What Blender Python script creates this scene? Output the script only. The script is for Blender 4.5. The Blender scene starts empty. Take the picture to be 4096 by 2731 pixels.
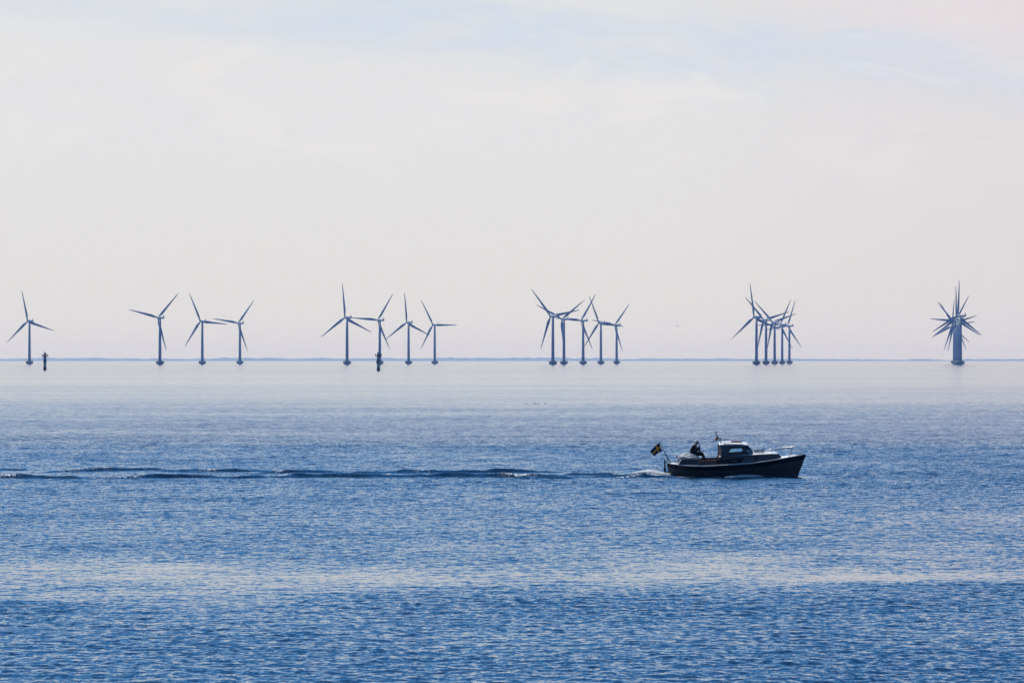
import bpy, bmesh, math, random
import numpy as np
from mathutils import Vector, Matrix

random.seed(7)
rng = np.random.default_rng(11)
S = bpy.context.scene
C = S.collection
R = math.radians

# ---------------------------------------------------------------- camera maths
F = 22755.6          # focal length in photo pixels (200 mm on 36 mm, 4096 px)
CAMH = 6.15          # camera height over the water, metres
HOR = 1441.0         # photo row of the horizon
def dist_of_row(py): return CAMH * F / (py - HOR)
def at(px, D, py=None):
    x = (px - 2048.0) / F * D
    z = 0.0 if py is None else CAMH + (HOR - py) / F * D
    return Vector((x, D, z))

cam_d = bpy.data.cameras.new('camera')
cam = bpy.data.objects.new('camera', cam_d); C.objects.link(cam)
cam_d.sensor_width = 36.0; cam_d.lens = 200.0
cam_d.clip_start = 1.0; cam_d.clip_end = 300000.0
cam.location = (0, 0, CAMH)
cam.rotation_euler = (math.pi / 2 + math.atan((HOR - 1365.5) / F), 0, 0)
S.camera = cam

# ---------------------------------------------------------------- materials
def mat(name, col, rough=0.6, metal=0.0, spec=0.5, vary=0.0, vscale=3.0, **kw):
    m = bpy.data.materials.new(name); m.use_nodes = True
    nt = m.node_tree; b = nt.nodes['Principled BSDF']
    b.inputs['Base Color'].default_value = (*col, 1)
    b.inputs['Roughness'].default_value = rough
    b.inputs['Metallic'].default_value = metal
    b.inputs['Specular IOR Level'].default_value = spec
    for k, v in kw.items(): b.inputs[k.replace('_', ' ')].default_value = v
    if vary > 0:
        tc = nt.nodes.new('ShaderNodeTexCoord'); n = nt.nodes.new('ShaderNodeTexNoise')
        n.inputs['Scale'].default_value = vscale; n.inputs['Detail'].default_value = 5
        mx = nt.nodes.new('ShaderNodeMix'); mx.data_type = 'RGBA'
        mx.inputs['A'].default_value = (*[c * (1 - vary) for c in col], 1)
        mx.inputs['B'].default_value = (*[min(1, c * (1 + vary)) for c in col], 1)
        nt.links.new(tc.outputs['Object'], n.inputs['Vector'])
        nt.links.new(n.outputs['Fac'], mx.inputs['Factor'])
        nt.links.new(mx.outputs['Result'], b.inputs['Base Color'])
    return m

M = dict(
    turbine=mat('turbine_backlit_grey', (0.095, 0.145, 0.24), 0.45, vary=0.06, vscale=0.2),  # light grey paint with backlit shade put into the colour; nacelle stays pale
    nacelle=mat('nacelle_paint', (0.45, 0.46, 0.47), 0.45, vary=0.05, vscale=0.3),
    concrete=mat('foundation_concrete', (0.13, 0.125, 0.13), 0.85, vary=0.2, vscale=0.5),
    steel=mat('railing_steel', (0.25, 0.25, 0.26), 0.5),
    black=mat('beacon_black', (0.012, 0.012, 0.015), 0.6),
    bwhite=mat('beacon_white', (0.30, 0.30, 0.31), 0.6),
    bred=mat('beacon_red', (0.13, 0.012, 0.02), 0.6),
    bgreen=mat('beacon_green', (0.005, 0.035, 0.03), 0.6),
    hull=mat('hull_paint', (0.032, 0.037, 0.048), 0.5, vary=0.25, vscale=1.3),
    strake=mat('sheer_strake_paint', (0.004, 0.004, 0.007), 0.45, spec=0.25),
    deck=mat('deck_gelcoat', (0.72, 0.71, 0.68), 0.45, vary=0.12, vscale=3),
    cabin=mat('cabin_gelcoat', (0.027, 0.03, 0.04), 0.45, vary=0.15, vscale=2),
    panel=mat('tinted_panel', (0.018, 0.022, 0.03), 0.35, vary=0.15, vscale=3),
    trim=mat('cabin_trim', (0.006, 0.006, 0.009), 0.5, spec=0.25),
    canvas=mat('folded_canvas', (0.62, 0.59, 0.56), 0.85, vary=0.3, vscale=9),
    dodger=mat('dark_dodger_cloth', (0.006, 0.007, 0.009), 0.8, spec=0.2),
    letter=mat('letter_white', (0.22, 0.23, 0.25), 0.6),
    wood=mat('mahogany', (0.11, 0.035, 0.02), 0.45, vary=0.3, vscale=6),
    tan=mat('varnished_board', (0.17, 0.115, 0.09), 0.5, vary=0.2, vscale=4),
    chrome=mat('stainless_tube', (0.38, 0.38, 0.40), 0.4, 1.0),
    darkmetal=mat('dark_metal', (0.02, 0.02, 0.025), 0.5, spec=0.3),
    lamp=mat('lamp_lens', (0.7, 0.7, 0.7), 0.2),
    fender=mat('fender_vinyl', (0.62, 0.60, 0.55), 0.5, vary=0.2, vscale=8),
    skin=mat('skin', (0.34, 0.19, 0.14), 0.6),
    hair=mat('grey_hair', (0.55, 0.50, 0.47), 0.8),
    jacket=mat('black_jacket', (0.006, 0.006, 0.008), 0.9, spec=0.08),
    trousers=mat('dark_trousers', (0.007, 0.006, 0.007), 0.9, spec=0.08),
    bird=mat('bird_feathers', (0.012, 0.011, 0.012), 0.8),
    pennant_o=mat('pennant_orange', (0.42, 0.16, 0.01), 0.85),
    pennant_p=mat('pennant_purple', (0.10, 0.01, 0.05), 0.85),
    pennant_w=mat('pennant_white', (0.7, 0.5, 0.5), 0.85),
    flag_b=mat('flag_blue', (0.004, 0.03, 0.12), 0.85, spec=0.2),
    flag_y=mat('flag_yellow', (0.40, 0.29, 0.004), 0.85, spec=0.2),
    foam=mat('foam', (0.85, 0.86, 0.86), 0.9, Subsurface_Weight=0.0),
    coast=mat('coast_woods', (0.06, 0.055, 0.045), 0.95, vary=0.4, vscale=0.01),
)
def glass(name):
    m = bpy.data.materials.new(name); m.use_nodes = True
    nt = m.node_tree; nt.nodes.clear()
    o = nt.nodes.new('ShaderNodeOutputMaterial')
    t = nt.nodes.new('ShaderNodeBsdfTransparent'); t.inputs['Color'].default_value = (0.90, 0.97, 0.98, 1)
    g = nt.nodes.new('ShaderNodeBsdfGlossy'); g.inputs['Roughness'].default_value = 0.03
    f = nt.nodes.new('ShaderNodeFresnel'); f.inputs['IOR'].default_value = 1.45
    mx = nt.nodes.new('ShaderNodeMixShader')
    nt.links.new(f.outputs[0], mx.inputs[0]); nt.links.new(t.outputs[0], mx.inputs[1])
    nt.links.new(g.outputs[0], mx.inputs[2]); nt.links.new(mx.outputs[0], o.inputs['Surface'])
    return m
def foam_mat():
    m = M['foam']; nt = m.node_tree; b = nt.nodes['Principled BSDF']; o = nt.nodes['Material Output']
    t = nt.nodes.new('ShaderNodeBsdfTranslucent'); t.inputs['Color'].default_value = (.9, .92, .92, 1)
    mx = nt.nodes.new('ShaderNodeMixShader'); mx.inputs[0].default_value = .65
    tr = nt.nodes.new('ShaderNodeBsdfTransparent'); m2 = nt.nodes.new('ShaderNodeMixShader'); m2.inputs[0].default_value = .42
    nt.links.new(b.outputs[0], mx.inputs[1]); nt.links.new(t.outputs[0], mx.inputs[2])
    nt.links.new(mx.outputs[0], m2.inputs[1]); nt.links.new(tr.outputs[0], m2.inputs[2]); nt.links.new(m2.outputs[0], o.inputs['Surface'])
foam_mat()
M['glass'] = glass('window_glass')

# ---------------------------------------------------------------- mesh helpers
def obj(name, bm, m, parent=None, smooth=False, loc=None):
    me = bpy.data.meshes.new(name)
    bmesh.ops.recalc_face_normals(bm, faces=bm.faces[:])
    bm.to_mesh(me); bm.free()
    for mm in (m if isinstance(m, (list, tuple)) else [m]): me.materials.append(mm)
    if smooth:
        for p in me.polygons: p.use_smooth = True
    o = bpy.data.objects.new(name, me); C.objects.link(o)
    if parent: o.parent = parent
    if loc is not None: o.location = loc
    return o
def empty(name, loc=(0, 0, 0), rz=0.0):
    o = bpy.data.objects.new(name, None); C.objects.link(o)
    o.location = loc; o.rotation_euler = (0, 0, rz); o.empty_display_size = 0.5
    return o
def tag(o, label=None, cat=None, group=None, kind=None):
    if label: o['label'] = label
    if cat: o['category'] = cat
    if group: o['group'] = group
    if kind: o['kind'] = kind
    return o
def loft(bm, rings, closed=True, caps=True, mi=0):
    vr = [[bm.verts.new(p) for p in r] for r in rings]
    n = len(vr[0])
    for a, b in zip(vr[:-1], vr[1:]):
        for i in range(n if closed else n - 1):
            j = (i + 1) % n
            f = bm.faces.new((a[i], a[j], b[j], b[i])); f.material_index = mi
    if caps and closed:
        for r in (vr[0], vr[-1]):
            f = bm.faces.new(r); f.material_index = mi
    return vr
def ring(c, ax, r, n=12, r2=None, up=None):
    ax = Vector(ax).normalized()
    u = ax.orthogonal().normalized() if up is None else Vector(up)
    v = ax.cross(u).normalized(); u = v.cross(ax).normalized()
    r2 = r if r2 is None else r2
    return [Vector(c) + u * r * math.cos(2 * math.pi * i / n) + v * r2 * math.sin(2 * math.pi * i / n) for i in range(n)]
def tube(bm, pts, r, n=8, mi=0):
    pts = [Vector(p) for p in pts]
    rs = r if isinstance(r, (list, tuple)) else [r] * len(pts)
    rings = []
    up = None
    for i, p in enumerate(pts):
        d = (pts[min(i + 1, len(pts) - 1)] - pts[max(i - 1, 0)]).normalized()
        if up is None: up = d.orthogonal().normalized()
        else:
            up = (up - d * up.dot(d)).normalized()
        rings.append(ring(p, d, rs[i], n, up=up))
    loft(bm, rings, mi=mi)
def lathe(bm, prof, n=24, axis='z', mi=0, c=(0, 0, 0)):
    rings = []
    for r, z in prof:
        if axis == 'z': rings.append([Vector((c[0] + r * math.cos(2*math.pi*i/n), c[1] + r * math.sin(2*math.pi*i/n), c[2] + z)) for i in range(n)])
        else: rings.append([Vector((c[0] + r * math.cos(2*math.pi*i/n), c[1] + z, c[2] + r * math.sin(2*math.pi*i/n))) for i in range(n)])
    loft(bm, rings, mi=mi)
def box(bm, lo, hi, mi=0):
    x0, y0, z0 = lo; x1, y1, z1 = hi
    loft(bm, [[(x0,y0,z0),(x1,y0,z0),(x1,y1,z0),(x0,y1,z0)], [(x0,y0,z1),(x1,y0,z1),(x1,y1,z1),(x0,y1,z1)]], mi=mi)
def slab(bm, poly, nrm, t, mi=0):
    """a flat polygon given thickness t along nrm"""
    n = Vector(nrm).normalized() * t
    loft(bm, [[Vector(p) for p in poly], [Vector(p) + n for p in poly]], mi=mi)
def copy_tree(o, parent=None):
    c = o.copy(); C.objects.link(c)
    if parent: c.parent = parent
    for ch in list(o.children): copy_tree(ch, c)
    return c

# ================================================================= SEA
def smooth(a, b, x):
    t = np.clip((x - a) / (b - a), 0, 1); return t * t * (3 - 2 * t)
def vnoise(x, y, seed):
    g = np.random.default_rng(seed).random((256, 256))
    xi = np.floor(x).astype(int); yi = np.floor(y).astype(int)
    fx = x - xi; fy = y - yi
    fx = fx * fx * (3 - 2 * fx); fy = fy * fy * (3 - 2 * fy)
    a = g[xi & 255, yi & 255]; b = g[(xi + 1) & 255, yi & 255]
    c = g[xi & 255, (yi + 1) & 255]; d = g[(xi + 1) & 255, (yi + 1) & 255]
    return (a * (1 - fx) + b * fx) * (1 - fy) + (c * (1 - fx) + d * fx) * fy

# wake crests: (photo x0, x1, row at x0, row at x1, height m, half width m, foam span)
WAKE = [
    (-260, 400, 1908, 1916, 0.19, 0.75, (-20, 95)),
    (370, 980, 1914, 1910, 0.19, 0.75, (405, 570)),
    (820, 1240, 1913, 1909, 0.12, 0.6, None),
    (1050, 1700, 1909, 1908, 0.18, 0.75, (1090, 1180)),
    (1500, 1980, 1907, 1909, 0.13, 0.7, (1530, 1570)),
    (1720, 2330, 1906, 1911, 0.18, 0.75, (1985, 2150)),
    (2030, 2330, 1915, 1914, 0.11, 0.6, None),
    (150, 700, 1890, 1879, 0.19, 0.9, (225, 430)),
    (560, 860, 1886, 1889, 0.11, 0.9, None),
    (690, 1120, 1888, 1886, 0.17, 0.9, (790, 880)),
    (1020, 1420, 1893, 1888, 0.16, 0.9, (1100, 1150)),
    (1380, 1720, 1891, 1893, 0.11, 0.9, None),
    (1560, 2250, 1892, 1889, 0.19, 0.95, (1640, 1720)),
    (-200, 170, 1882, 1880, 0.14, 0.9, None),
    (1240, 1620, 1899, 1898, 0.12, 0.7, None),
    (2180, 2560, 1900, 1903, 0.15, 0.8, (2210, 2260)),
    (2260, 2620, 1908, 1910, 0.14, 0.6, None),
    (2430, 2720, 1911, 1909, 0.17, 0.55, (2440, 2570)),
]
BOAT_D = dist_of_row(1904.3)
BOAT_X = at(2667.9, BOAT_D).x
def sea_field(X, Y, cell):
    """height, chop and crest masks of the water at world X, Y"""
    D = np.maximum(np.hypot(X, Y), 1.0)
    wx = (vnoise(X / 9, Y / 14, 3) - .5) * 14 + (vnoise(X / 2.5, Y / 4, 4) - .5) * 5
    d = Y + wx + X * -0.25
    chop = np.interp(d, [60, 120, 140, 147, 152, 158, 170, 180, 190, 205, 214, 222, 240, 270, 320, 380, 450, 500, 560, 640, 690, 702, 722, 735, 900, 1200, 1700, 3000, 6000, 20000],
                        [1.08, 1.05, 1.12, 1.08, .70, .42, .46, .64, .84, .92, .76, .88, 1.02, 1.12, 1.15, 1.10, 1.10, .90, .76, .62, .55, .56, .54, .47, .38, .31, .25, .20, .17, .15])
    # cat's paws: long streaks of ruffled and calmer water
    st = vnoise(X / 30 + 7, Y / 22, 21) * .55 + vnoise(X / 75, Y / 60, 22) * .45
    st2 = vnoise(X / 7, Y / 9, 25)
    st3 = vnoise(X / 260, Y / 150, 27) * .5 + vnoise(X / 1100, Y / 520, 28) * .5
    farw = smooth(450, 900, D)
    chop = chop * (1 + np.exp(-((d - 165) / 16) ** 2) * 1.5 * (vnoise(X / 6, Y / 7, 31) * .6 + vnoise(X / 2, Y / 3, 32) * .4 - .45))
    chop = chop * (0.46 + 0.66 * st + 0.46 * st2 * (1 - farw) + .23 * farw) * (1 + farw * .8 * (st3 - .5))
    lee = smooth(-1.2, .3, X - BOAT_X) * smooth(8.6, 7.2, X - BOAT_X) * np.exp(-((Y - BOAT_D + 2.0) / 2.2) ** 2)
    chop = chop * (1 - .55 * lee)
    h = np.zeros_like(X); 
    lam = np.exp(np.linspace(np.log(0.30), np.log(3.6), 56))
    r2 = np.random.default_rng(5)
    for L in lam:
        th = math.pi / 2 + R(18) + r2.normal(0, R(66)); ph = r2.random() * 6.28
        k = 2 * math.pi / L
        s = 0.0200 * (1.2 if L < 0.7 else (0.62 if L < 1.4 else 0.34))
        w = smooth(2.0, 3.6, L / cell)
        # groups: every wave train comes and goes in patches
        g = 0.35 + 1.3 * vnoise(X / (L * 3.3) + r2.random() * 90, Y / (L * 4.2) + r2.random() * 90, 40 + int(L * 10))
        h += w * g * (s / k) * np.sin(k * (X * math.cos(th) + Y * math.sin(th)) + ph)
    h *= chop * (1 - .25 * lee)
    # wake
    crest = np.zeros_like(X)
    wk = np.zeros_like(X)
    for (p0, p1, r0, r1, A, w, fo) in WAKE:
        a = at(p0, dist_of_row(r0)); b = at(p1, dist_of_row(r1))
        t = (X - a.x) / (b.x - a.x)
        yc = a.y + (b.y - a.y) * t + 0.5 * np.sin(t * 5 + p0)
        env = np.where((t > 0) & (t < 1), np.sin(math.pi * np.clip(t, 0, 1)) ** 0.7, 0)
        wob = 0.35 + 0.6 * vnoise(X / 2.2, Y / 9 + p0, 61) + 0.5 * vnoise(X / 0.8 + p0, Y / 1.2, 62) + 0.3 * vnoise(X / 0.4, Y / .8, 64)
        dd = Y - yc
        ww = np.where(dd < 0, w * 0.40 * (.7 + .6 * vnoise(X / 1.1 + 3 * p0, Y * 0, 63)), w * 1.2)
        g = env * np.exp(-(dd / ww) ** 2)
        wk += A * wob * g
        crest = np.maximum(crest, g)
    # stern wave and the hump that follows it, bow wave
    bx = X - BOAT_X; by = Y - BOAT_D
    wk += 0.27 * np.exp(-((bx + 1.0) / 0.95) ** 2 - ((by - 0.1) / 0.75) ** 2)
    wk += 0.10 * np.exp(-((bx + 2.6) / 0.9) ** 2 - ((by + 0.3) / 0.8) ** 2)
    wk += 0.06 * np.exp(-((bx - 4.2) / 1.3) ** 2 - ((by + 1.35) / 0.35) ** 2)
    wk -= 0.06 * np.exp(-((bx - 2.2) / 1.6) ** 2 - ((by + 1.4) / 0.6) ** 2)
    # flattened water inside the wake track
    track = np.exp(-((Y - (BOAT_D + 4)) / 7.0) ** 2) * smooth(2, -4, bx)
    tn = vnoise(X / 8, Y / 5, 77)
    chop = chop * (1 - 0.45 * track * smooth(.45, .75, tn))
    # foam lying on the water: stern crest, its foot, bow wave, breaking wake crests
    fo_ = 1.25 * np.exp(-((bx + .8) / .85) ** 4 - ((by + .06 + .10 * bx) / .30) ** 4)
    fo_ = np.maximum(fo_, .95 * np.exp(-((bx + 0.2) / 1.35) ** 4 - ((by + .80 + .22 * bx) / .16) ** 2))
    fo_ = np.maximum(fo_, .85 * np.exp(-((bx + 2.6) / .9) ** 4 - ((by + .15) / .35) ** 2))
    fo_ = np.maximum(fo_, 1.5 * np.exp(-((bx - 4.05) / .95) ** 4 - ((by + 1.36) / .22) ** 2))
    for (p0, p1, r0, r1, A, w, fo) in WAKE:
        if not fo: continue
        a = at(p0, dist_of_row(r0)); b = at(p1, dist_of_row(r1)); f0 = at(fo[0], dist_of_row(r0)).x; f1 = at(fo[1], dist_of_row(r0)).x
        t = (X - a.x) / (b.x - a.x); yc = a.y + (b.y - a.y) * t + 0.5 * np.sin(t * 5 + p0)
        e = np.exp(-((X - (f0 + f1) / 2) / (abs(f1 - f0) / 2 + .1)) ** 4)
        fo_ = np.maximum(fo_, .74 * e * np.exp(-((Y - yc + .1) / .42) ** 2))
    # pale turned-over water inside the track
    return h * (1 - 0.3 * track) + wk, chop, fo_

def build_sea():
    fine = R(9.0); step = 0.00064
    cols = list(np.arange(-fine, fine + 1e-9, step))
    a = fine; s = step
    while a < math.pi - 0.02:
        s *= 1.10; a += min(s, 0.12); cols.append(min(a, math.pi)); cols.insert(0, -min(a, math.pi))
    cols[0] = -math.pi; cols[-1] = math.pi
    cols = np.array(cols)
    rows = list(np.arange(8, 96, 4.0))
    d = 96.0
    while d < 400: rows.append(d); d += 0.075 if d < 215 else 0.115
    s = 0.115
    while d < 60000:
        rows.append(d); s = min(s * 1.022, d * 0.045); d += s
    rows.append(60000.0)
    rows = np.array(rows)
    nr, nc = len(rows), len(cols)
    DD, TH = np.meshgrid(rows, cols, indexing='ij')
    X = DD * np.sin(TH); Y = DD * np.cos(TH)
    dr = np.gradient(rows)[:, None] * np.ones((1, nc)); dt = np.gradient(cols)[None, :] * DD
    cell = np.maximum(dr, np.abs(dt))
    h, chop, crest = sea_field(X, Y, cell)
    Z = h * smooth(8, 40, DD)
    co = np.stack([X, Y, Z], -1).reshape(-1, 3).astype(np.float32)
    co = np.vstack([co, [[0, 0, 0]]]).astype(np.float32)
    i = np.arange(nr - 1)[:, None] * nc + np.arange(nc - 1)[None, :]
    quads = np.stack([i, i + 1, i + nc + 1, i + nc], -1).reshape(-1, 4)
    quads = quads[:, ::-1]
    j = np.arange(nc - 1)
    tris = np.stack([j, np.full_like(j, nr * nc), j + 1], -1)[:, ::-1]
    loops = np.concatenate([quads.ravel(), tris.ravel()]).astype(np.int32)
    starts = np.concatenate([np.arange(len(quads)) * 4, len(quads) * 4 + np.arange(len(tris)) * 3]).astype(np.int32)
    me = bpy.data.meshes.new('sea')
    me.vertices.add(len(co)); me.vertices.foreach_set('co', co.ravel())
    me.loops.add(len(loops)); me.loops.foreach_set('vertex_index', loops)
    me.polygons.add(len(starts)); me.polygons.foreach_set('loop_start', starts)
    me.update(calc_edges=True)
    me.polygons.foreach_set('use_smooth', np.ones(len(me.polygons), dtype=bool))
    at1 = me.attributes.new('chop', 'FLOAT', 'POINT')
    at1.data.foreach_set('value', np.append(chop.ravel(), 1).astype(np.float32))
    at2 = me.attributes.new('froth', 'FLOAT', 'POINT')
    at2.data.foreach_set('value', np.append(crest.ravel(), 0).astype(np.float32))
    at3 = me.attributes.new('unresolved', 'FLOAT', 'POINT')
    un = np.maximum(smooth(330, 470, Y) * (Y > 0), smooth(.3, 1.1, np.abs(dt)))
    at3.data.foreach_set('value', np.append(un.ravel(), 1).astype(np.float32))
    # pass normals check: make sure they point up
    if me.polygons[1000].normal.z < 0: me.flip_normals()
    o = bpy.data.objects.new('sea', me); C.objects.link(o)
    tag(o, kind='structure')
    # material
    m = bpy.data.materials.new('sea_water'); m.use_nodes = True
    nt = m.node_tree; N = nt.nodes; L = nt.links
    b = N['Principled BSDF']
    b.inputs['Base Color'].default_value = (0.0006, 0.015, 0.046, 1)
    b.inputs['Roughness'].default_value = 0.07
    b.inputs['IOR'].default_value = 1.33
    tc = N.new('ShaderNodeTexCoord')
    def math_(op, a, c=None):
        n = N.new('ShaderNodeMath'); n.operation = op
        for k, v in enumerate((a, c)):
            if v is None: continue
            if isinstance(v, (int, float)): n.inputs[k].default_value = v
            else: L.new(v, n.inputs[k])
        return n.outputs[0]
    def slope(scale, sy, detail, rough):
        mp = N.new('ShaderNodeMapping'); mp.inputs['Scale'].default_value = (scale, scale * sy, scale)
        mp.inputs['Rotation'].default_value = (0, 0, R(-14))
        n = N.new('ShaderNodeTexNoise'); n.inputs['Scale'].default_value = 1; n.inputs['Detail'].default_value = detail
        n.inputs['Roughness'].default_value = rough
        L.new(tc.outputs['Object'], mp.inputs['Vector']); L.new(mp.outputs[0], n.inputs['Vector'])
        v = N.new('ShaderNodeVectorMath'); v.operation = 'SUBTRACT'; v.inputs[1].default_value = (.5, .5, .5)
        L.new(n.outputs['Color'], v.inputs[0]); return v.outputs[0]
    def scale_v(v, s):
        n = N.new('ShaderNodeVectorMath'); n.operation = 'SCALE'
        L.new(v, n.inputs[0])
        if isinstance(s, (int, float)): n.inputs['Scale'].default_value = s
        else: L.new(s, n.inputs['Scale'])
        return n.outputs[0]
    def add_v(a, c):
        n = N.new('ShaderNodeVectorMath'); n.operation = 'ADD'; L.new(a, n.inputs[0]); L.new(c, n.inputs[1]); return n.outputs[0]
    att = N.new('ShaderNodeAttribute'); att.attribute_name = 'chop'
    geo = N.new('ShaderNodeNewGeometry'); sep = N.new('ShaderNodeSeparateXYZ'); L.new(geo.outputs['Position'], sep.inputs[0])
    far = N.new('ShaderNodeAttribute'); far.attribute_name = 'unresolved'      # where the mesh is too coarse to carry the waves
    small = slope(4.4, 0.36, 3.0, 0.62)
    mid = slope(0.75, 1.7, 2.5, 0.55)
    big = slope(0.22, 2.0, 2.0, 0.5)
    sl = scale_v(small, 0.86)
    sl = add_v(sl, scale_v(mid, math_('ADD', math_('MULTIPLY', far.outputs['Fac'], 1.15), 0.16)))
    sl = add_v(sl, scale_v(big, math_('MULTIPLY', far.outputs['Fac'], 0.55)))
    sl = scale_v(sl, att.outputs['Fac'])
    flat = N.new('ShaderNodeVectorMath'); flat.operation = 'MULTIPLY'; flat.inputs[1].default_value = (1, 1, 0)
    L.new(sl, flat.inputs[0])
    # ripple faces turned away from the eye hide behind those turned to it
    ih = N.new('ShaderNodeVectorMath'); ih.operation = 'MULTIPLY'; ih.inputs[1].default_value = (1, 1, 0); L.new(geo.outputs['Incoming'], ih.inputs[0])
    ihn = N.new('ShaderNodeVectorMath'); ihn.operation = 'NORMALIZE'; L.new(ih.outputs[0], ihn.inputs[0])
    dt = N.new('ShaderNodeVectorMath'); dt.operation = 'DOT_PRODUCT'; L.new(flat.outputs[0], dt.inputs[0]); L.new(ihn.outputs[0], dt.inputs[1])
    ab = math_('ABSOLUTE', dt.outputs['Value'])
    fold = math_('MULTIPLY', math_('SUBTRACT', ab, dt.outputs['Value']), 0.85)
    nn = add_v(geo.outputs['Normal'], add_v(flat.outputs[0], scale_v(ihn.outputs[0], fold)))
    nz = N.new('ShaderNodeVectorMath'); nz.operation = 'NORMALIZE'; L.new(nn, nz.inputs[0])
    L.new(nz.outputs[0], b.inputs['Normal'])
    # froth
    fa = N.new('ShaderNodeAttribute'); fa.attribute_name = 'froth'
    fn = N.new('ShaderNodeTexNoise'); fn.inputs['Scale'].default_value = 5.0; fn.inputs['Detail'].default_value = 5; fn.inputs['Roughness'].default_value = .65
    L.new(tc.outputs['Object'], fn.inputs['Vector'])
    fm = N.new('ShaderNodeMapRange'); fm.inputs['From Min'].default_value = 0.50; fm.inputs['From Max'].default_value = 0.62
    L.new(math_('MULTIPLY', fa.outputs['Fac'], math_('ADD', fn.outputs['Fac'], .25)), fm.inputs['Value'])
    fb = N.new('ShaderNodeBsdfDiffuse'); fb.inputs['Color'].default_value = (.85, .87, .87, 1)
    mx = N.new('ShaderNodeMixShader'); L.new(fm.outputs[0], mx.inputs[0]); L.new(b.outputs[0], mx.inputs[1]); L.new(fb.outputs[0], mx.inputs[2])
    L.new(mx.outputs[0], N['Material Output'].inputs['Surface'])
    me.materials.append(m)
    return o
build_sea()


# ================================================================= FAR COAST
def coast():
    D0 = 56000.0
    pxs = np.arange(-12000, 16000, 8.0)
    base = np.interp(pxs, [-3500, 0, 500, 640, 1000, 1850, 2200, 2450, 2500, 2560, 2750, 2860, 3200, 3500, 3650, 3700, 3780, 3850, 4096, 7600],
                          [1431, 1432, 1430.5, 1432, 1431.5, 1431, 1431.5, 1433, 1437, 1435, 1432, 1434, 1434, 1436.5, 1435, 1434.5, 1437, 1437.3, 1435, 1433])
    n = (vnoise(pxs / 90, pxs * 0, 101) - .5) * 4.6 + (vnoise(pxs / 22, pxs * 0, 102) - .5) * 3.0 + (vnoise(pxs / 8, pxs * 0, 103) - .5) * 1.0
    top = np.maximum(1.5, CAMH + (HOR - (base + n + .8)) / F * D0)
    bm = bmesh.new()
    prof = []
    x = (pxs - 2048) / F * D0
    for k, (dy, f) in enumerate([(0, -0.05), (60, 0.30), (220, 0.75), (500, 1.0), (1100, 0.9), (2000, 0.5), (2600, -0.05)]):
        jit = (vnoise(pxs / 9 + 31 * k, pxs * 0 + k, 110) - .5) * 0.25 * (1 if 0 < k < 6 else 0)
        prof.append([Vector((xx * (1 + dy / D0), D0 + dy, max(-1, t * (f + j) if f > 0 else -1))) for xx, t, j in zip(x, top, jit)])
    loft(bm, prof, closed=False)
    o = obj('hills', bm, M['coast'], smooth=False); tag(o, kind='structure')
coast()

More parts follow.
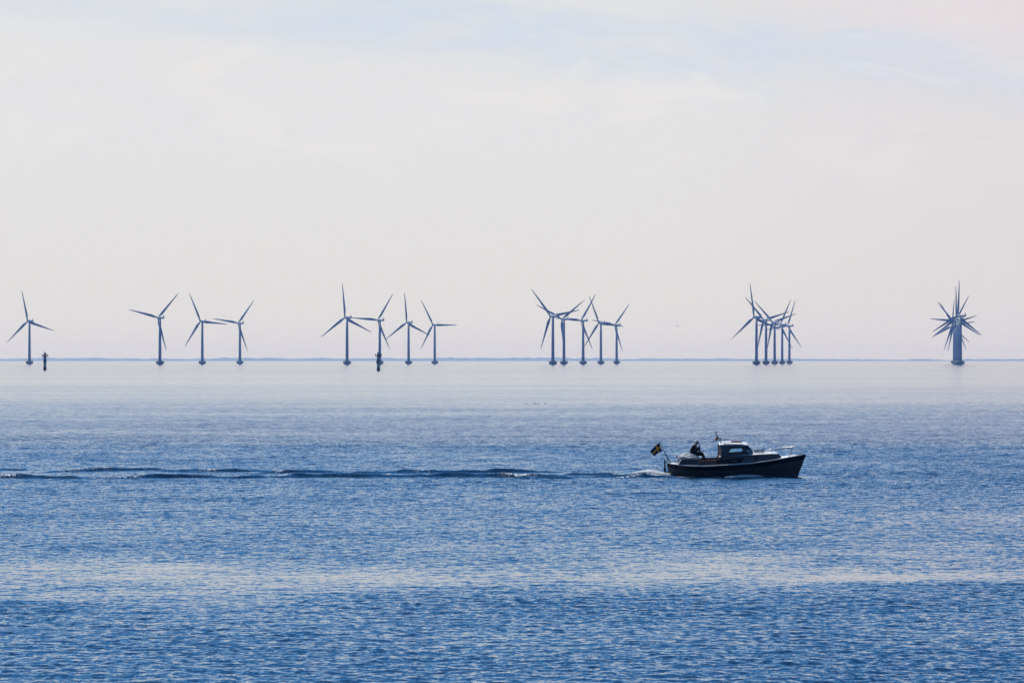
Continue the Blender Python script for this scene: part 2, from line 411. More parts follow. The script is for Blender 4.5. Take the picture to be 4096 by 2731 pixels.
# ================================================================= WIND TURBINES
def make_turbine():
    root = empty('wind_turbine')
    bm = bmesh.new()
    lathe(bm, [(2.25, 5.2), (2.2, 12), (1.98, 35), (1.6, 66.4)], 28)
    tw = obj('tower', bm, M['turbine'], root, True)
    bm = bmesh.new()
    lathe(bm, [(3.4, -4), (3.6, 0.4), (5.4, 1.2), (5.75, 1.6), (5.75, 4.4), (5.5, 4.7), (2.9, 4.75), (2.7, 5.6), (2.3, 5.7)], 24)
    fd = obj('foundation', bm, M['concrete'], root)
    bm = bmesh.new()
    for i in range(14):
        a = 2 * math.pi * i / 14; p = Vector((5.35 * math.cos(a), 5.35 * math.sin(a), 4.6))
        tube(bm, [p, p + Vector((0, 0, 1.7))], 0.09, 6)
    for z in (5.4, 6.25):
        for i in range(28):
            a0, a1 = 2 * math.pi * i / 28, 2 * math.pi * (i + 1) / 28
            tube(bm, [(5.35 * math.cos(a0), 5.35 * math.sin(a0), z), (5.35 * math.cos(a1), 5.35 * math.sin(a1), z)], 0.07, 5)
    obj('railing', bm, M['steel'], fd)
    # nacelle: long rounded box, rotor end towards local +Y
    bm = bmesh.new()
    def sec(y, w, hb, ht):
        n = 20; out = []
        for i in range(n):
            a = 2 * math.pi * i / n; c, s = math.cos(a), math.sin(a)
            q = 0.55
            xx = w * math.copysign(abs(c) ** q, c); zz = math.copysign(abs(s) ** q, s)
            out.append(Vector((xx, y, 68 + (zz * ht if zz > 0 else zz * hb))))
        return out
    loft(bm, [sec(4.6, 1.4, 1.4, 1.4), sec(4.0, 1.7, 1.7, 1.65), sec(2, 1.8, 1.8, 1.75), sec(-5, 1.8, 1.75, 1.75), sec(-10.2, 1.7, 1.65, 1.5), sec(-11.3, 1.4, 1.4, 1.1)])
    nc = obj('nacelle', bm, M['nacelle'], root, True)
    bm = bmesh.new()
    slab(bm, [(-0.2, -9.2, 69.3), (-0.2, -11.1, 69.0), (-0.2, -11.5, 72.4), (-0.2, -11.0, 72.4)], (1, 0, 0), 0.4)
    tube(bm, [(0, -10.0, 69.2), (0, -10.1, 71.0)], 0.1, 6)
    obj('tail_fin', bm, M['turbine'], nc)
    bm = bmesh.new()
    lathe(bm, [(1.35, 4.65), (1.55, 5.2), (1.6, 6.4), (1.35, 7.4), (0.75, 8.3), (0.15, 8.7)], 20, axis='y', c=(0, 0, 68))
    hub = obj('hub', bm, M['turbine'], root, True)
    # blade mesh, from the hub centre up local Z
    bm = bmesh.new()
    rings = []
    for r, ch, th, off, tw_ in [(1.2, 1.9, 1.9, 0, 0), (3.0, 1.9, 1.8, 0, 0), (5.5, 2.5, 1.3, .15, 14), (9, 3.5, 0.85, .45, 12), (13, 3.3, 0.7, .42, 9), (20, 2.75, 0.5, .34, 6),
                                 (28, 2.15, 0.36, .25, 3), (36, 1.6, 0.25, .16, 1), (43, 1.1, 0.16, .1, 0), (48, 0.75, 0.1, .05, 0), (49.6, 0.3, 0.05, 0, 0)]:
        rr = []
        for i in range(14):
            a = 2 * math.pi * i / 14
            px_, py_ = ch * 1.18 / 2 * math.cos(a) + off, th / 2 * math.sin(a) * (1 if abs(off) < .01 else (1.0 + 0.5 * -math.cos(a)))
            t = R(tw_); rr.append(Vector((px_ * math.cos(t) - py_ * math.sin(t), px_ * math.sin(t) + py_ * math.cos(t), r)))
        rings.append(rr)
    loft(bm, rings)
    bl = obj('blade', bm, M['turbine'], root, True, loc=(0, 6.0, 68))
    for k in (1, 2):
        c = bl.copy(); C.objects.link(c); c.parent = root
    return root
TURB = [  # tower x, hub row, rotor angle, label
    (117.9, 1284.0, -12.4, 'wind turbine farthest left, alone beside the beacon with a dark red band'),
    (639.8, 1269.7, 43.5, 'largest of the three left turbines, one blade up right and one pointing left'),
    (809.2, 1283.7, -24.7, 'middle turbine of the left three, upper blade leaning left'),
    (959.8, 1291.5, 38.6, 'right and smallest turbine of the three in the left group'),
    (1388.3, 1269.5, -5.0, 'tall turbine of the central four, first from the left with its upper blade upright'),
    (1519.2, 1279.5, 34, 'turbine directly behind the beacon with the dark green band'),
    (1634.3, 1289.0, -4.8, 'turbine just right of the green banded beacon, upper blade nearly vertical'),
    (1739.0, 1298.0, -29.5, 'smallest of the central four turbines, one blade level pointing right'),
    (2211.6, 1263.5, -40.3, 'largest turbine of the five standing right of centre, blade reaching far up left'),
    (2255.7, 1275.0, 55, 'second turbine of the five right of centre, one blade hanging beside its tower'),
    (2332.5, 1281.1, 34, 'middle turbine of the five right of centre, upper blade leaning right'),
    (2403.5, 1291.0, -23.5, 'fourth turbine of the five right of centre, blade crossing the next one near the top'),
    (2466.5, 1299.0, 40, 'smallest and rightmost turbine of the five right of centre'),
    (3025.9, 1268.3, -8.5, 'front turbine of the overlapping five above the boat bow, upper blade nearly upright'),
    (3064.2, 1278.7, -45, 'second turbine of the overlapping five above the motorboat bow'),
    (3098.6, 1287.7, -46.5, 'third and middle turbine of the overlapping five above the motorboat bow'),
    (3128.7, 1297.0, 28, 'fourth turbine of the overlapping five above the motorboat bow'),
    (3157.5, 1302.3, 21, 'last turbine of the overlapping five, lower blade pointing down right'),
    (3842.0, 1262.0, 3, 'nearest turbine of the tight row at far right, upright blade highest of all'),
    (3835.0, 1275.0, -1, 'second turbine of the tight row at far right, just behind the nearest'),
    (3829.8, 1284.0, 34, 'third turbine of the tight row at far right, upper blade leaning right'),
    (3825.0, 1291.0, -45, 'fourth turbine of the tight row at far right'),
    (3820.0, 1298.0, -36.5, 'fifth turbine of the tight row at far right'),
    (3816.0, 1303.5, 6, 'rearmost turbine of the tight row at far right, its tower farthest left'),
]
YAW = R(33)
proto = make_turbine()
for i, (px, hy, ang, lab) in enumerate(TURB):
    t = proto if i == 0 else copy_tree(proto)
    D = F * (68.2 - CAMH) / (HOR - hy)
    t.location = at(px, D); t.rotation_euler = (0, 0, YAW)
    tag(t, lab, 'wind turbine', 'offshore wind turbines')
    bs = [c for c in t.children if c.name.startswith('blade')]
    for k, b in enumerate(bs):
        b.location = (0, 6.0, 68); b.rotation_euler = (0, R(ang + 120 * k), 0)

# ================================================================= BEACONS
def make_beacon(px, row, band_mat, lab):
    D = dist_of_row(row); root = empty('lighthouse_beacon', at(px, D))
    def cyl(name, r0, r1, z0, z1, m, parent=root):
        bm = bmesh.new(); lathe(bm, [(r0, z0), (r1, z1)], 24); return obj(name, bm, m, parent, False)
    cyl('base', 1.03, 1.03, -3, 2.0, M['black'])
    cyl('shaft', 0.92, 0.92, 2.0, 4.9, M['bwhite'])
    cyl('colour_band', 1.0, 1.0, 4.9, 6.9, band_mat)
    cyl('upper_shaft', 0.92, 0.92, 6.9, 8.6, M['bwhite'])
    bm = bmesh.new()
    lathe(bm, [(1.0, 8.3), (1.95, 8.6), (1.95, 8.8), (0.8, 8.82)], 24)
    g = obj('gallery', bm, M['darkmetal'], root)
    bm = bmesh.new()
    for i in range(10):
        a = 2 * math.pi * i / 10 + .2; p = Vector((1.85 * math.cos(a), 1.85 * math.sin(a), 8.8))
        tube(bm, [p, p + Vector((0, 0, 1.0))], 0.06, 6)
    for i in range(20):
        a0, a1 = 2 * math.pi * i / 20, 2 * math.pi * (i + 1) / 20
        tube(bm, [(1.85 * math.cos(a0), 1.85 * math.sin(a0), 9.8), (1.85 * math.cos(a1), 1.85 * math.sin(a1), 9.8)], 0.05, 5)
    obj('railing', bm, M['darkmetal'], g)
    bm = bmesh.new()
    for s in (-1, 1):
        box(bm, (s * 1.7 - .3, -.5, 9.0), (s * 1.7 + .3, .3, 10.0))
    obj('equipment_box', bm, M['darkmetal'], g)
    bm = bmesh.new(); lathe(bm, [(0.85, 8.82), (0.85, 10.0), (0.7, 10.5), (0.35, 10.9), (0.3, 11.0)], 16)
    lt = obj('lantern_house', bm, band_mat, root)
    bm = bmesh.new(); lathe(bm, [(0.3, 11.0), (0.36, 11.05), (0.36, 11.5), (0.15, 11.7)], 12); tube(bm, [(0, 0, 11.7), (0, 0, 12.0)], .06, 6)
    obj('lamp', bm, M['lamp'], lt)
    bm = bmesh.new()
    tube(bm, [(-.6, 0, 10.4), (-.9, 0, 11.5)], .06, 6); tube(bm, [(.6, 0, 10.4), (.8, 0, 11.2)], .06, 6)
    obj('antenna', bm, M['darkmetal'], lt)
    tag(root, lab, 'beacon', 'navigation beacons')
make_beacon(179.7, 1480.0, M['bred'], 'small striped lighthouse beacon with a dark red band, at far left')
make_beacon(1513.9, 1482.0, M['bgreen'], 'small striped lighthouse beacon with a dark green band, in front of a turbine')

# ================================================================= BIRDS
def make_duck(px, row, lean, lab):
    D = dist_of_row(row); p = at(px, D)
    bm = bmesh.new(); r = []
    for x, z, w, hh in [(-.17, .05, .015, .01), (-.12, .04, .05, .04), (-.02, .04, .075, .06), (.07, .05, .055, .06), (.10, .11, .03, .035), (.11, .16, .028, .03), (.135, .185, .03, .025), (.18, .18, .008, .006)]:
        r.append([Vector((x * lean, w * math.cos(a), z + hh * math.sin(a))) for a in [2 * math.pi * i / 10 for i in range(10)]])
    loft(bm, r)
    o = obj('water_bird', bm, M['bird'], None, True, loc=(p.x, p.y, -0.02))
    tag(o, lab, 'bird', 'birds swimming on the water')
make_duck(2106.5, 1615.6, 0.7, 'dark bird swimming on pale water, leftmost and apart from the others')
make_duck(2140.5, 1615.6, 1.0, 'dark bird swimming, left one of the close pair in the line of four')
make_duck(2151.5, 1615.6, 1.0, 'dark bird swimming, right one of the close pair in the line of four')
make_duck(2180.0, 1615.6, 0.9, 'dark bird swimming on pale water, rightmost of the four')
def make_flyer(px, row, D, span, lab):
    bm = bmesh.new(); r = []
    for s, z, ch in [(-1, .0, .03), (-.7, .13, .13), (-.35, .17, .2), (-.08, .06, .24), (.08, .06, .24), (.35, .12, .2), (.7, .02, .13), (1, -.12, .03)]:
        c = Vector((s * span / 2, -abs(s) * .15 * span, z * span * .5))
        r.append([c + Vector((0, ch * span / 2 * math.cos(a), .02 * span * math.sin(a))) for a in [2 * math.pi * i / 8 for i in range(8)]])
    loft(bm, r)
    r = []
    for y, w in [(-.32, .01), (-.25, .05), (-.1, .09), (.05, .1), (.2, .07), (.32, .06), (.45, .01)]:
        r.append([Vector((w * span * .55 * math.cos(a), -y * span, .03 * span + w * span * .55 * math.sin(a))) for a in [2 * math.pi * i / 8 for i in range(8)]])
    loft(bm, r)
    o = obj('flying_bird', bm, M['bird'], None, True, loc=at(px, D, row)); o.rotation_euler = (0, R(-14), R(35))
    tag(o, lab, 'bird')
make_flyer(2709, 1304, 1500, 1.15, 'dark bird gliding in the sky between the two right turbine groups')
make_flyer(2544, 1407, 2600, 1.0, 'tiny dark bird flying low over the horizon right of the five turbines')

# ================================================================= BOAT
boat = empty('motorboat', (BOAT_X, BOAT_D, 0.0)); ROLL = R(3.6); boat.rotation_euler = (ROLL, 0, 0)
BM = Matrix.Translation((BOAT_X, BOAT_D, 0.0)) @ Matrix.Rotation(ROLL, 4, 'X')
tag(boat, 'small dark hulled motorboat with wheelhouse and stern flag heading right', 'motorboat')
def interp(x, xs, ys): return float(np.interp(x, xs, ys))
SX = [0, .25, .87, 1.3, 2.08, 3.3, 4.5, 5.5, 6.13, 7.34]
SZ = [.715, .665, .615, .60, .60, .67, .75, .87, .97, 1.154]
def sheer(X): return interp(X, SX, SZ)
def stem_x(z): return 6.86 + (z + 0.1) * (7.34 - 6.86) / 1.25
def stern_x(z): return 0.13 - 0.13 * max(0, min(1, (z + 0.05) / .7)) ** .8
BS = [0, .02, .05, .10, .18, .30, .48, .66, .80, .90, .96, 1.0]
BB = [.03, .30, .52, .76, .96, 1.11, 1.18, 1.09, .80, .47, .21, .02]
def hb(s): return interp(s, BS, BB)
ss = sorted(set([0, .008, .02, .035] + list(np.linspace(.05, .95, 46)) + [.965, .98, .99, 1.0]))
def hull_pt(s, t, side, out=0.0):
    """t: 0 keel .. 1 sheer"""
    X0 = 7.34 * s; zs = sheer(X0); z = -0.35 + (zs + 0.35) * t
    X = stern_x(z) + (stem_x(z) - stern_x(z)) * s
    b = hb(s); fl = 0.55 + 0.75 * abs(s - .45)          # flare grows to the ends
    f = (t ** 0.55) * (1 - 0.10 * (1 - t)) if s < .7 else (t ** (0.55 + 1.1 * (s - .7)))
    y = max(0.012, b * f)
    return Vector((X, side * (y + out), z))
# lapstrake hull: each strake's lower edge stands a little proud of the one below
bm = bmesh.new()
ts = []
edges = [0, .16, .30, .42, .52, .61, .70, .79]
for a, b_ in zip(edges[:-1], edges[1:]): ts += [(a, 0.016), (b_ - 1e-3, 0.0)]
ts += [(.79, .012), (1.0, 0.0)]
for side in (-1, 1):
    loft(bm, [[hull_pt(s, t, side, o_ * min(1, min(s, 1 - s) * 12)) for t, o_ in ts] for s in ss], closed=False)
bmesh.ops.remove_doubles(bm, verts=bm.verts[:], dist=0.004)
obj('hull', bm, M['hull'], boat)
# dark sheer strake with a rubbing edge
bm = bmesh.new()
def strake_low(s): return interp(7.34 * s, [0, .6, 3, 5.5, 7.34], [.21, .22, .22, .235, .25])
for side in (-1, 1):
    rr = []
    for s in ss:
        zs = sheer(7.34 * s); t0 = 1 - strake_low(s) / (zs + .35)
        k = min(1, min(s, 1 - s) * 25)
        a = hull_pt(s, t0, side, .004 * k); b_ = hull_pt(s, t0, side, .03 * k); c = hull_pt(s, 1.0, side, .03 * k); d = hull_pt(s, 1.0, side, -.01)
        c.z += .012; d.z += .012
        m1 = hull_pt(s, (1 + t0) / 2, side, .028 * k)
        rr.append([a, b_, m1, c, d])
    loft(bm, rr, closed=False)
obj('sheer_strake', bm, M['strake'], boat)
# stem post
bm = bmesh.new(); tube(bm, [(stem_x(-.3) + .01, 0, -.3), (stem_x(.5) + .01, 0, .5), (stem_x(1.15) + .015, 0, 1.17)], .035, 8)
obj('stem_post', bm, M['strake'], boat, True)
# deck with cockpit opening
CK0, CK1, CKW = 1.72, 2.72, 0.80
bm = bmesh.new()
xs = [7.34 * s for s in ss]
prev = None
for s in sorted(ss + [CK0 / 7.34, CK1 / 7.34]):
    X = 7.34 * s; b = max(.01, hb(s) - .015); z = sheer(X) + .016; inner = min(CKW, b * .97); cam_ = .05 * b
    P = [hull_pt(s, 1, -1)] + [None] * 3 + [hull_pt(s, 1, 1)]
    row = [Vector((P[0].x, -b, z)), Vector((P[0].x, -inner, z + cam_ * .6)), Vector((P[0].x, 0, z + cam_)), Vector((P[0].x, inner, z + cam_ * .6)), Vector((P[0].x, b, z))]
    row = [bm.verts.new(v) for v in row]
    if prev:
        mid = (px0 + X) / 2
        for i in range(4):
            if CK0 < mid < CK1 and i in (1, 2): continue
            bm.faces.new((prev[i], prev[i + 1], row[i + 1], row[i]))
    prev = row; px0 = X
obj('deck', bm, M['deck'], boat)
# white toe rail along the deck edge
bm = bmesh.new()
for side in (-1, 1):
    tube(bm, [hull_pt(s, 1, side, -.01) + Vector((0, 0, .032)) for s in ss[3:-3]], .018, 6)
obj('toe_rail', bm, M['deck'], boat, True)
# cockpit: coaming, sole
for side in (-1, 1):
    bm = bmesh.new(); y0, y1 = side * .80, side * .86
    loft(bm, [[(x, y0, .5), (x, y1, .5), (x, y1, z), (x, y0, z)] for x, z in [(1.60, .82), (2.2, .835), (2.78, .86)]])
    co_ = obj('coaming', bm, M['cabin'], boat)
    bm = bmesh.new(); y0, y1 = side * .775, side * .885
    loft(bm, [[(x, y0, z), (x, y1, z), (x, y1, z + .085), (x, y0, z + .085)] for x, z in [(1.66, .822), (2.2, .837), (2.78, .862)]])
    obj('cap_rail', bm, M['wood'], co_)
bm = bmesh.new(); box(bm, (1.66, -.79, .50), (2.74, .79, .56)); box(bm, (1.69, -.79, .562), (1.73, .79, .95))
obj('cockpit_sole', bm, M['tan'], boat)

# ---- aft cabin, chamfered quarter panels
def cabin_loft(bm, polys):
    loft(bm, [[Vector(p) for p in poly] for poly in polys])
def plan(z, xa, xc, xf, ya, yc, yf, xq=None, camber=0):
    """plan ring: aft face half width ya at xa, quarter corner (xc, yc), forward (xf, yf)"""
    return [(xa, -ya, z), (xc, -yc, z), (xf, -yf, z), (xf, yf, z), (xc, yc, z), (xa, ya, z)]
bm = bmesh.new()
cabin_loft(bm, [plan(.60, .40, .57, 1.70, .40, .70, .80), plan(.66, .43, .60, 1.69, .40, .70, .79), plan(.985, .60, .80, 1.66, .36, .62, .70), plan(1.01, .64, .84, 1.64, .30, .56, .64)])
ac = obj('aft_cabin', bm, M['cabin'], boat)
bm = bmesh.new()
for s in (-1, 1):
    slab(bm, [(.63, s * .715, .69), (.83, s * .645, .94), (1.45, s * .69, .94), (1.53, s * .765, .69)], (0, s, .25), .012)
obj('side_panel', bm, M['panel'], ac)
for s in (-1, 1):
    bm = bmesh.new()
    a, b_, c, d = Vector((.455, s * .44, .69)), Vector((.58, s * .66, .69)), Vector((.755, s * .59, .95)), Vector((.605, s * .395, .95))
    n = ((b_ - a).cross(d - a)).normalized()
    if n.x > 0: n = -n
    slab(bm, [a, b_, c, d], n, .012); fr = obj('quarter_window', bm, M['deck'], ac)
    bm = bmesh.new(); ctr = (a + b_ + c + d) / 4
    slab(bm, [ctr + (p - ctr) * .62 + n * .013 for p in (a, b_, c, d)], n, .006); obj('pane', bm, M['panel'], fr)
# folded canvas sprayhood heaped on the aft cabin
bm = bmesh.new()
for k, (x0, x1, y, z, r) in enumerate([(.62, 1.62, -.50, 1.04, .055), (.68, 1.70, -.25, 1.09, .075), (.74, 1.45, 0.0, 1.13, .09), (.68, 1.66, .28, 1.10, .08), (.62, 1.6, .52, 1.05, .06), (.95, 1.5, -.12, 1.18, .05)]):
    pts = []; rs = []
    for i in range(17):
        t = i / 16
        pts.append((x0 + (x1 - x0) * t, y + .05 * math.sin(7 * t + k), z + .03 * math.sin(9 * t + k * 2.1) - .08 * (2 * t - 1) ** 4))
        rs.append(r * (.45 + .55 * math.sin(math.pi * min(1, max(0, t * .96 + .02))) ** .5) * (1 + .2 * math.sin(23 * t + k * 3) + .12 * math.sin(41 * t + k)))
    tube(bm, pts, rs, 10)
cv = obj('folded_canopy', bm, M['canvas'], boat, True)
bm = bmesh.new(); tube(bm, [(.62, -.3, .99), (.52, -.3, 1.05)], .012, 6)
lathe(bm, [(.03, 0), (.04, .02), (.02, .045), (.04, .07), (.035, .10)], 10, c=(.51, -.3, 1.03))
obj('stern_lamp', bm, M['darkmetal'], boat, True)

# ---- fore cabin trunk
def trunk_ring(z, hw_scale, xa, front_lo, dx, cam_=0):
    fx = front_lo
    return [(xa, -.84 * hw_scale, z), (4.6, -.86 * hw_scale, z), (5.74 + dx * .4, -.60 * hw_scale, z), (fx, -.26 * hw_scale, z), (fx, .26 * hw_scale, z), (5.74 + dx * .4, .60 * hw_scale, z), (4.6, .86 * hw_scale, z), (xa, .84 * hw_scale, z)]
bm = bmesh.new()
lo = trunk_ring(.70, 1.0, 2.74, 6.15, .35)
lo2 = [(x, y, z) for x, y, z in lo]
def slope_top(ring_, dz):
    return [(x, y, interp(x, [2.7, 4.6, 5.9, 6.2], [1.085, 1.20, 1.225, 1.225]) + dz) for x, y, z in ring_]
hi = slope_top(trunk_ring(0, .92, 2.74, 5.90, 0), 0)
hi2 = slope_top(trunk_ring(0, .84, 2.74, 5.84, -.05), .035)
hi3 = slope_top(trunk_ring(0, .40, 2.76, 5.74, -.1), .085)
cabin_loft(bm, [lo, hi])
tk = obj('fore_cabin', bm, M['cabin'], boat)
bm = bmesh.new()
up = lambda r_, d: [(x, y, z + d) for x, y, z in r_]
cabin_loft(bm, [up(hi, .002), up(hi2, .01), hi3])
obj('cabin_top', bm, M['deck'], tk)
# dark rubbing line where the trunk meets the top
bm = bmesh.new()
for s in (-1, 1):
    pts = [Vector((x, s * (abs(y) + .012), z - .012)) for x, y, z in hi[:3]]
    tube(bm, pts, .022, 6)
obj('edge_moulding', bm, M['trim'], tk)
def on_trunk(x, z, s, out=0.0):
    """point on the slanted trunk side"""
    zt = interp(x, [2.7, 4.6, 5.9], [1.085, 1.20, 1.225]); k = (z - .70) / (zt - .70)
    w0 = interp(x, [2.74, 4.6, 5.74 + .14], [.84, .86, .60]); w1 = interp(x, [2.74, 4.6, 5.74], [.84 * .92, .86 * .92, .60 * .92])
    return Vector((x, s * (w0 + (w1 - w0) * k + out), z))
for s in (-1, 1):
    bm = bmesh.new(); slab(bm, [on_trunk(x, z, s, .001) for x, z in [(5.01, .90), (5.05, 1.10), (5.62, 1.13), (5.72, .95)]], (0, s, .15), .012)
    obj('cabin_window', bm, M['panel'], tk)
    bm = bmesh.new(); slab(bm, [on_trunk(x, z, s, .001) for x, z in [(4.64, .885), (4.64, 1.085), (4.77, 1.09), (4.77, .89)]], (0, s, .15), .012)
    obj('cabin_window', bm, M['trim'], tk)
    a, b_, c, d = Vector((5.905, s * .555, .96)), Vector((6.09, s * .30, .98)), Vector((5.90, s * .27, 1.19)), Vector((5.78, s * .50, 1.17))
    n = (b_ - a).cross(d - a).normalized(); n = n if n.x > 0 else -n
    bm = bmesh.new(); slab(bm, [p + n * .002 for p in (a, b_, c, d)], n, .014); fr = obj('quarter_window', bm, M['cabin'], tk)
    ctr = (a + b_ + c + d) / 4
    bm = bmesh.new(); slab(bm, [ctr + (p - ctr) * .75 + n * .017 for p in (a, b_, c, d)], n, .006); obj('pane', bm, M['panel'], fr)

# ---- dark dodger cloth with the boat's name
for s in (1, -1):
    bm = bmesh.new()
    prof = [(2.57, .835), (2.60, .90), (2.68, .985), (4.03, 1.035), (3.85, .80), (2.66, .756), (2.60, .785)]
    slab(bm, [Vector((x, s * .895, z)) for x, z in prof], (0, s, 0), .02)
    dg = obj('dodger', bm, M['dodger'], boat)
def letters(text, x0, z0, h, w, gap):
    G = {'V': [((0, 1), (.5, 0)), ((.5, 0), (1, 1))], 'A': [((0, 0), (.5, 1)), ((.5, 1), (1, 0)), ((.25, .4), (.75, .4))],
         'S': [((1, .9), (.5, 1)), ((.5, 1), (0, .8)), ((0, .8), (1, .25)), ((1, .25), (.5, 0)), ((.5, 0), (0, .1))], 'U': [((0, 1), (0, .2)), ((0, .2), (.5, 0)), ((.5, 0), (1, .2)), ((1, .2), (1, 1))]}
    bm = bmesh.new()
    for i, ch in enumerate(text):
        for (a, b_) in G[ch]:
            tube(bm, [(x0 + i * (w + gap) + a[0] * w, -.918, z0 + a[1] * h), (x0 + i * (w + gap) + b_[0] * w, -.918, z0 + b_[1] * h)], .006, 5)
    return bm
obj('name_lettering', letters('VASU', 3.475, .862, .072, .045, .022), M['letter'], dg)

# ---- wheelhouse
AX0, AX1 = 2.70, 2.86
W0, W1 = .78, .66        # half widths at sill and roof
def wx(x, z): # lean of ends handled by explicit points
    return x
zs_, zr = 1.10, 1.66
def side_y(z): return W0 + (W1 - W0) * (z - zs_) / (zr - zs_)
sidepts = {  # outline of the side wall
    'outer': [(2.85, 1.095), (2.86, 1.655), (4.00, 1.665), (4.30, 1.215)],
    'hole': [(3.20, 1.296), (3.38, 1.525), (3.955, 1.575), (4.12, 1.345)]}
wh = None
bm = bmesh.new()
def wall_with_hole(bm, o_, h_, s, t=.03):
    pts = lambda L_, off: [Vector((x, s * (side_y(z) + off), z)) for x, z in L_]
    for off in (0, -t):
        a = [bm.verts.new(p) for p in pts(o_, off)]; b_ = [bm.verts.new(p) for p in pts(h_, off)]
        for i in range(4):
            j = (i + 1) % 4; bm.faces.new((a[i], a[j], b_[j], b_[i]))
    # reveal
    a = [bm.verts.new(p) for p in pts(h_, 0)]; b_ = [bm.verts.new(p) for p in pts(h_, -t)]
    for i in range(4):
        j = (i + 1) % 4; bm.faces.new((a[i], a[j], b_[j], b_[i]))
def hole(s): return [(x, z - (.09 if s > 0 else 0)) for x, z in sidepts['hole']]
for s in (-1, 1): wall_with_hole(bm, sidepts['outer'], hole(s), s)
# aft quarters, front quarters as posts round glass
def quad(bm, a, b_, c, d, t=.02):
    a, b_, c, d = map(Vector, (a, b_, c, d)); n = (b_ - a).cross(d - a).normalized()
    loft(bm, [[p - n * t / 2 for p in (a, b_, c, d)], [p + n * t / 2 for p in (a, b_, c, d)]])
for s in (-1, 1):
    # front quarter frame: sill, head and posts between side wall and windscreen
    tube(bm, [(4.00, s * side_y(1.66), 1.66), (4.30, s * side_y(1.215), 1.22)], .028, 6)
    tube(bm, [(4.20, s * .42, 1.70), (4.53, s * .50, 1.31)], .028, 6)
    tube(bm, [(4.00, s * side_y(1.66), 1.665), (4.20, s * .42, 1.71)], .03, 6)
    quad(bm, (4.29, s * (side_y(1.215) - .005), 1.20), (4.58, s * .52, 1.235), (4.54, s * .51, 1.32), (4.245, s * (side_y(1.29) - .005), 1.30))
tube(bm, [(4.20, -.42, 1.70), (4.20, .42, 1.70)], .03, 6); tube(bm, [(4.37, 0, 1.505), (4.20, 0, 1.70)], .02, 6); tube(bm, [(4.54, 0, 1.30), (4.37, 0, 1.505)], .02, 6)
quad(bm, (4.58, -.52, 1.235), (4.58, .52, 1.235), (4.54, .51, 1.32), (4.54, -.51, 1.32))
wh = obj('wheelhouse', bm, M['cabin'], boat)
for s in (-1, 1):
    bm = bmesh.new(); quad(bm, (2.70, s * .55, 1.0), (2.85, s * .785, 1.0), (2.86, s * .665, 1.655), (2.72, s * .47, 1.655), .02)
    obj('aft_quarter_board', bm, M['tan'], wh)
    bm = bmesh.new(); quad(bm, *[(x, s * (side_y(z) - .015), z) for x, z in hole(s)], .006); obj('side_window', bm, M['glass'], wh)
    bm = bmesh.new(); quad(bm, (4.06, s * .62, 1.63), (4.26, s * .695, 1.31), (4.49, s * .53, 1.335), (4.21, s * .45, 1.66), .006); obj('quarter_window', bm, M['glass'], wh)
    bm = bmesh.new()
    hp = [Vector((x, s * (side_y(z) + .006), z)) for x, z in hole(s)]
    tube(bm, hp + [hp[0]], .016, 6); obj('window_frame', bm, M['trim'], wh)
bm = bmesh.new(); quad(bm, (4.53, -.5, 1.32), (4.53, .5, 1.32), (4.21, .42, 1.69), (4.21, -.42, 1.69), .006); obj('windscreen', bm, M['glass'], wh)
bm = bmesh.new(); tube(bm, [(4.5, -.3, 1.345), (4.36, -.2, 1.52)], .012, 5); tube(bm, [(4.28, -.2, 1.62), (4.44, -.12, 1.43)], .01, 5); obj('wiper', bm, M['trim'], wh)
# helm inside: console and wheel
bm = bmesh.new(); box(bm, (3.95, .05, .9), (4.25, .6, 1.30)); box(bm, (4.0, .15, 1.30), (4.12, .35, 1.36)); tube(bm, [(4.03, -.2, 1.15), (4.02, -.2, 1.44)], .03, 8)
obj('helm_console', bm, M['trim'], boat)
# roof: cambered slab, front visor, dark strip modelled in place of the shade below
def roof_ring(x, w, z, t):
    n = 9; top = []; bot = []
    for i in range(n):
        u = -1 + 2 * i / (n - 1); top.append(Vector((x, u * w, z - .02 + .085 * (1 - abs(u) ** 2.2)))); bot.append(Vector((x, u * (w - .01), z - t + .06 * (1 - u * u))))
    return top + bot[::-1]
bm = bmesh.new()
loft(bm, [roof_ring(x, w, z, t) for x, w, z, t in [(2.74, .66, 1.745, .05), (2.80, .73, 1.76, .075), (3.3, .74, 1.765, .075), (3.9, .73, 1.762, .075), (4.12, .70, 1.752, .07), (4.25, .62, 1.735, .045)]])
rf = obj('roof', bm, M['deck'], boat)
bm = bmesh.new()
for s in (-1, 1):
    loft(bm, [[(x, s * .655, 1.645), (x, s * .70, 1.645), (x, s * .70, 1.70), (x, s * .655, 1.70)] for x in (2.84, 3.95, 4.05)])
obj('roof_shade_strip', bm, M['trim'], rf)
bm = bmesh.new()
for s in (-1, 1):
    tube(bm, [(2.96, s * .735, 1.755), (3.05, s * .745, 1.765), (3.95, s * .745, 1.755), (4.03, s * .735, 1.745)], .020, 8)
    for x in (3.05, 3.37, 3.68, 3.95): tube(bm, [(x, s * .715, 1.74), (x, s * .745, 1.758)], .02, 6)
obj('grab_rail', bm, M['wood'], rf, True)
bm = bmesh.new(); loft(bm, [[(x, -.30, z), (x, .30, z), (x, .28, z + .045), (x, -.28, z + .045)] for x, z in [(3.42, 1.83), (3.95, 1.822)]])
obj('roof_hatch', bm, M['wood'], rf)
bm = bmesh.new(); loft(bm, [[(x, -.34, z), (x, .34, z), (x, .30, z + .035), (x, -.30, z + .035)] for x, z in [(2.92, 1.825), (3.40, 1.83)]])
obj('roof_locker', bm, M['deck'], rf)
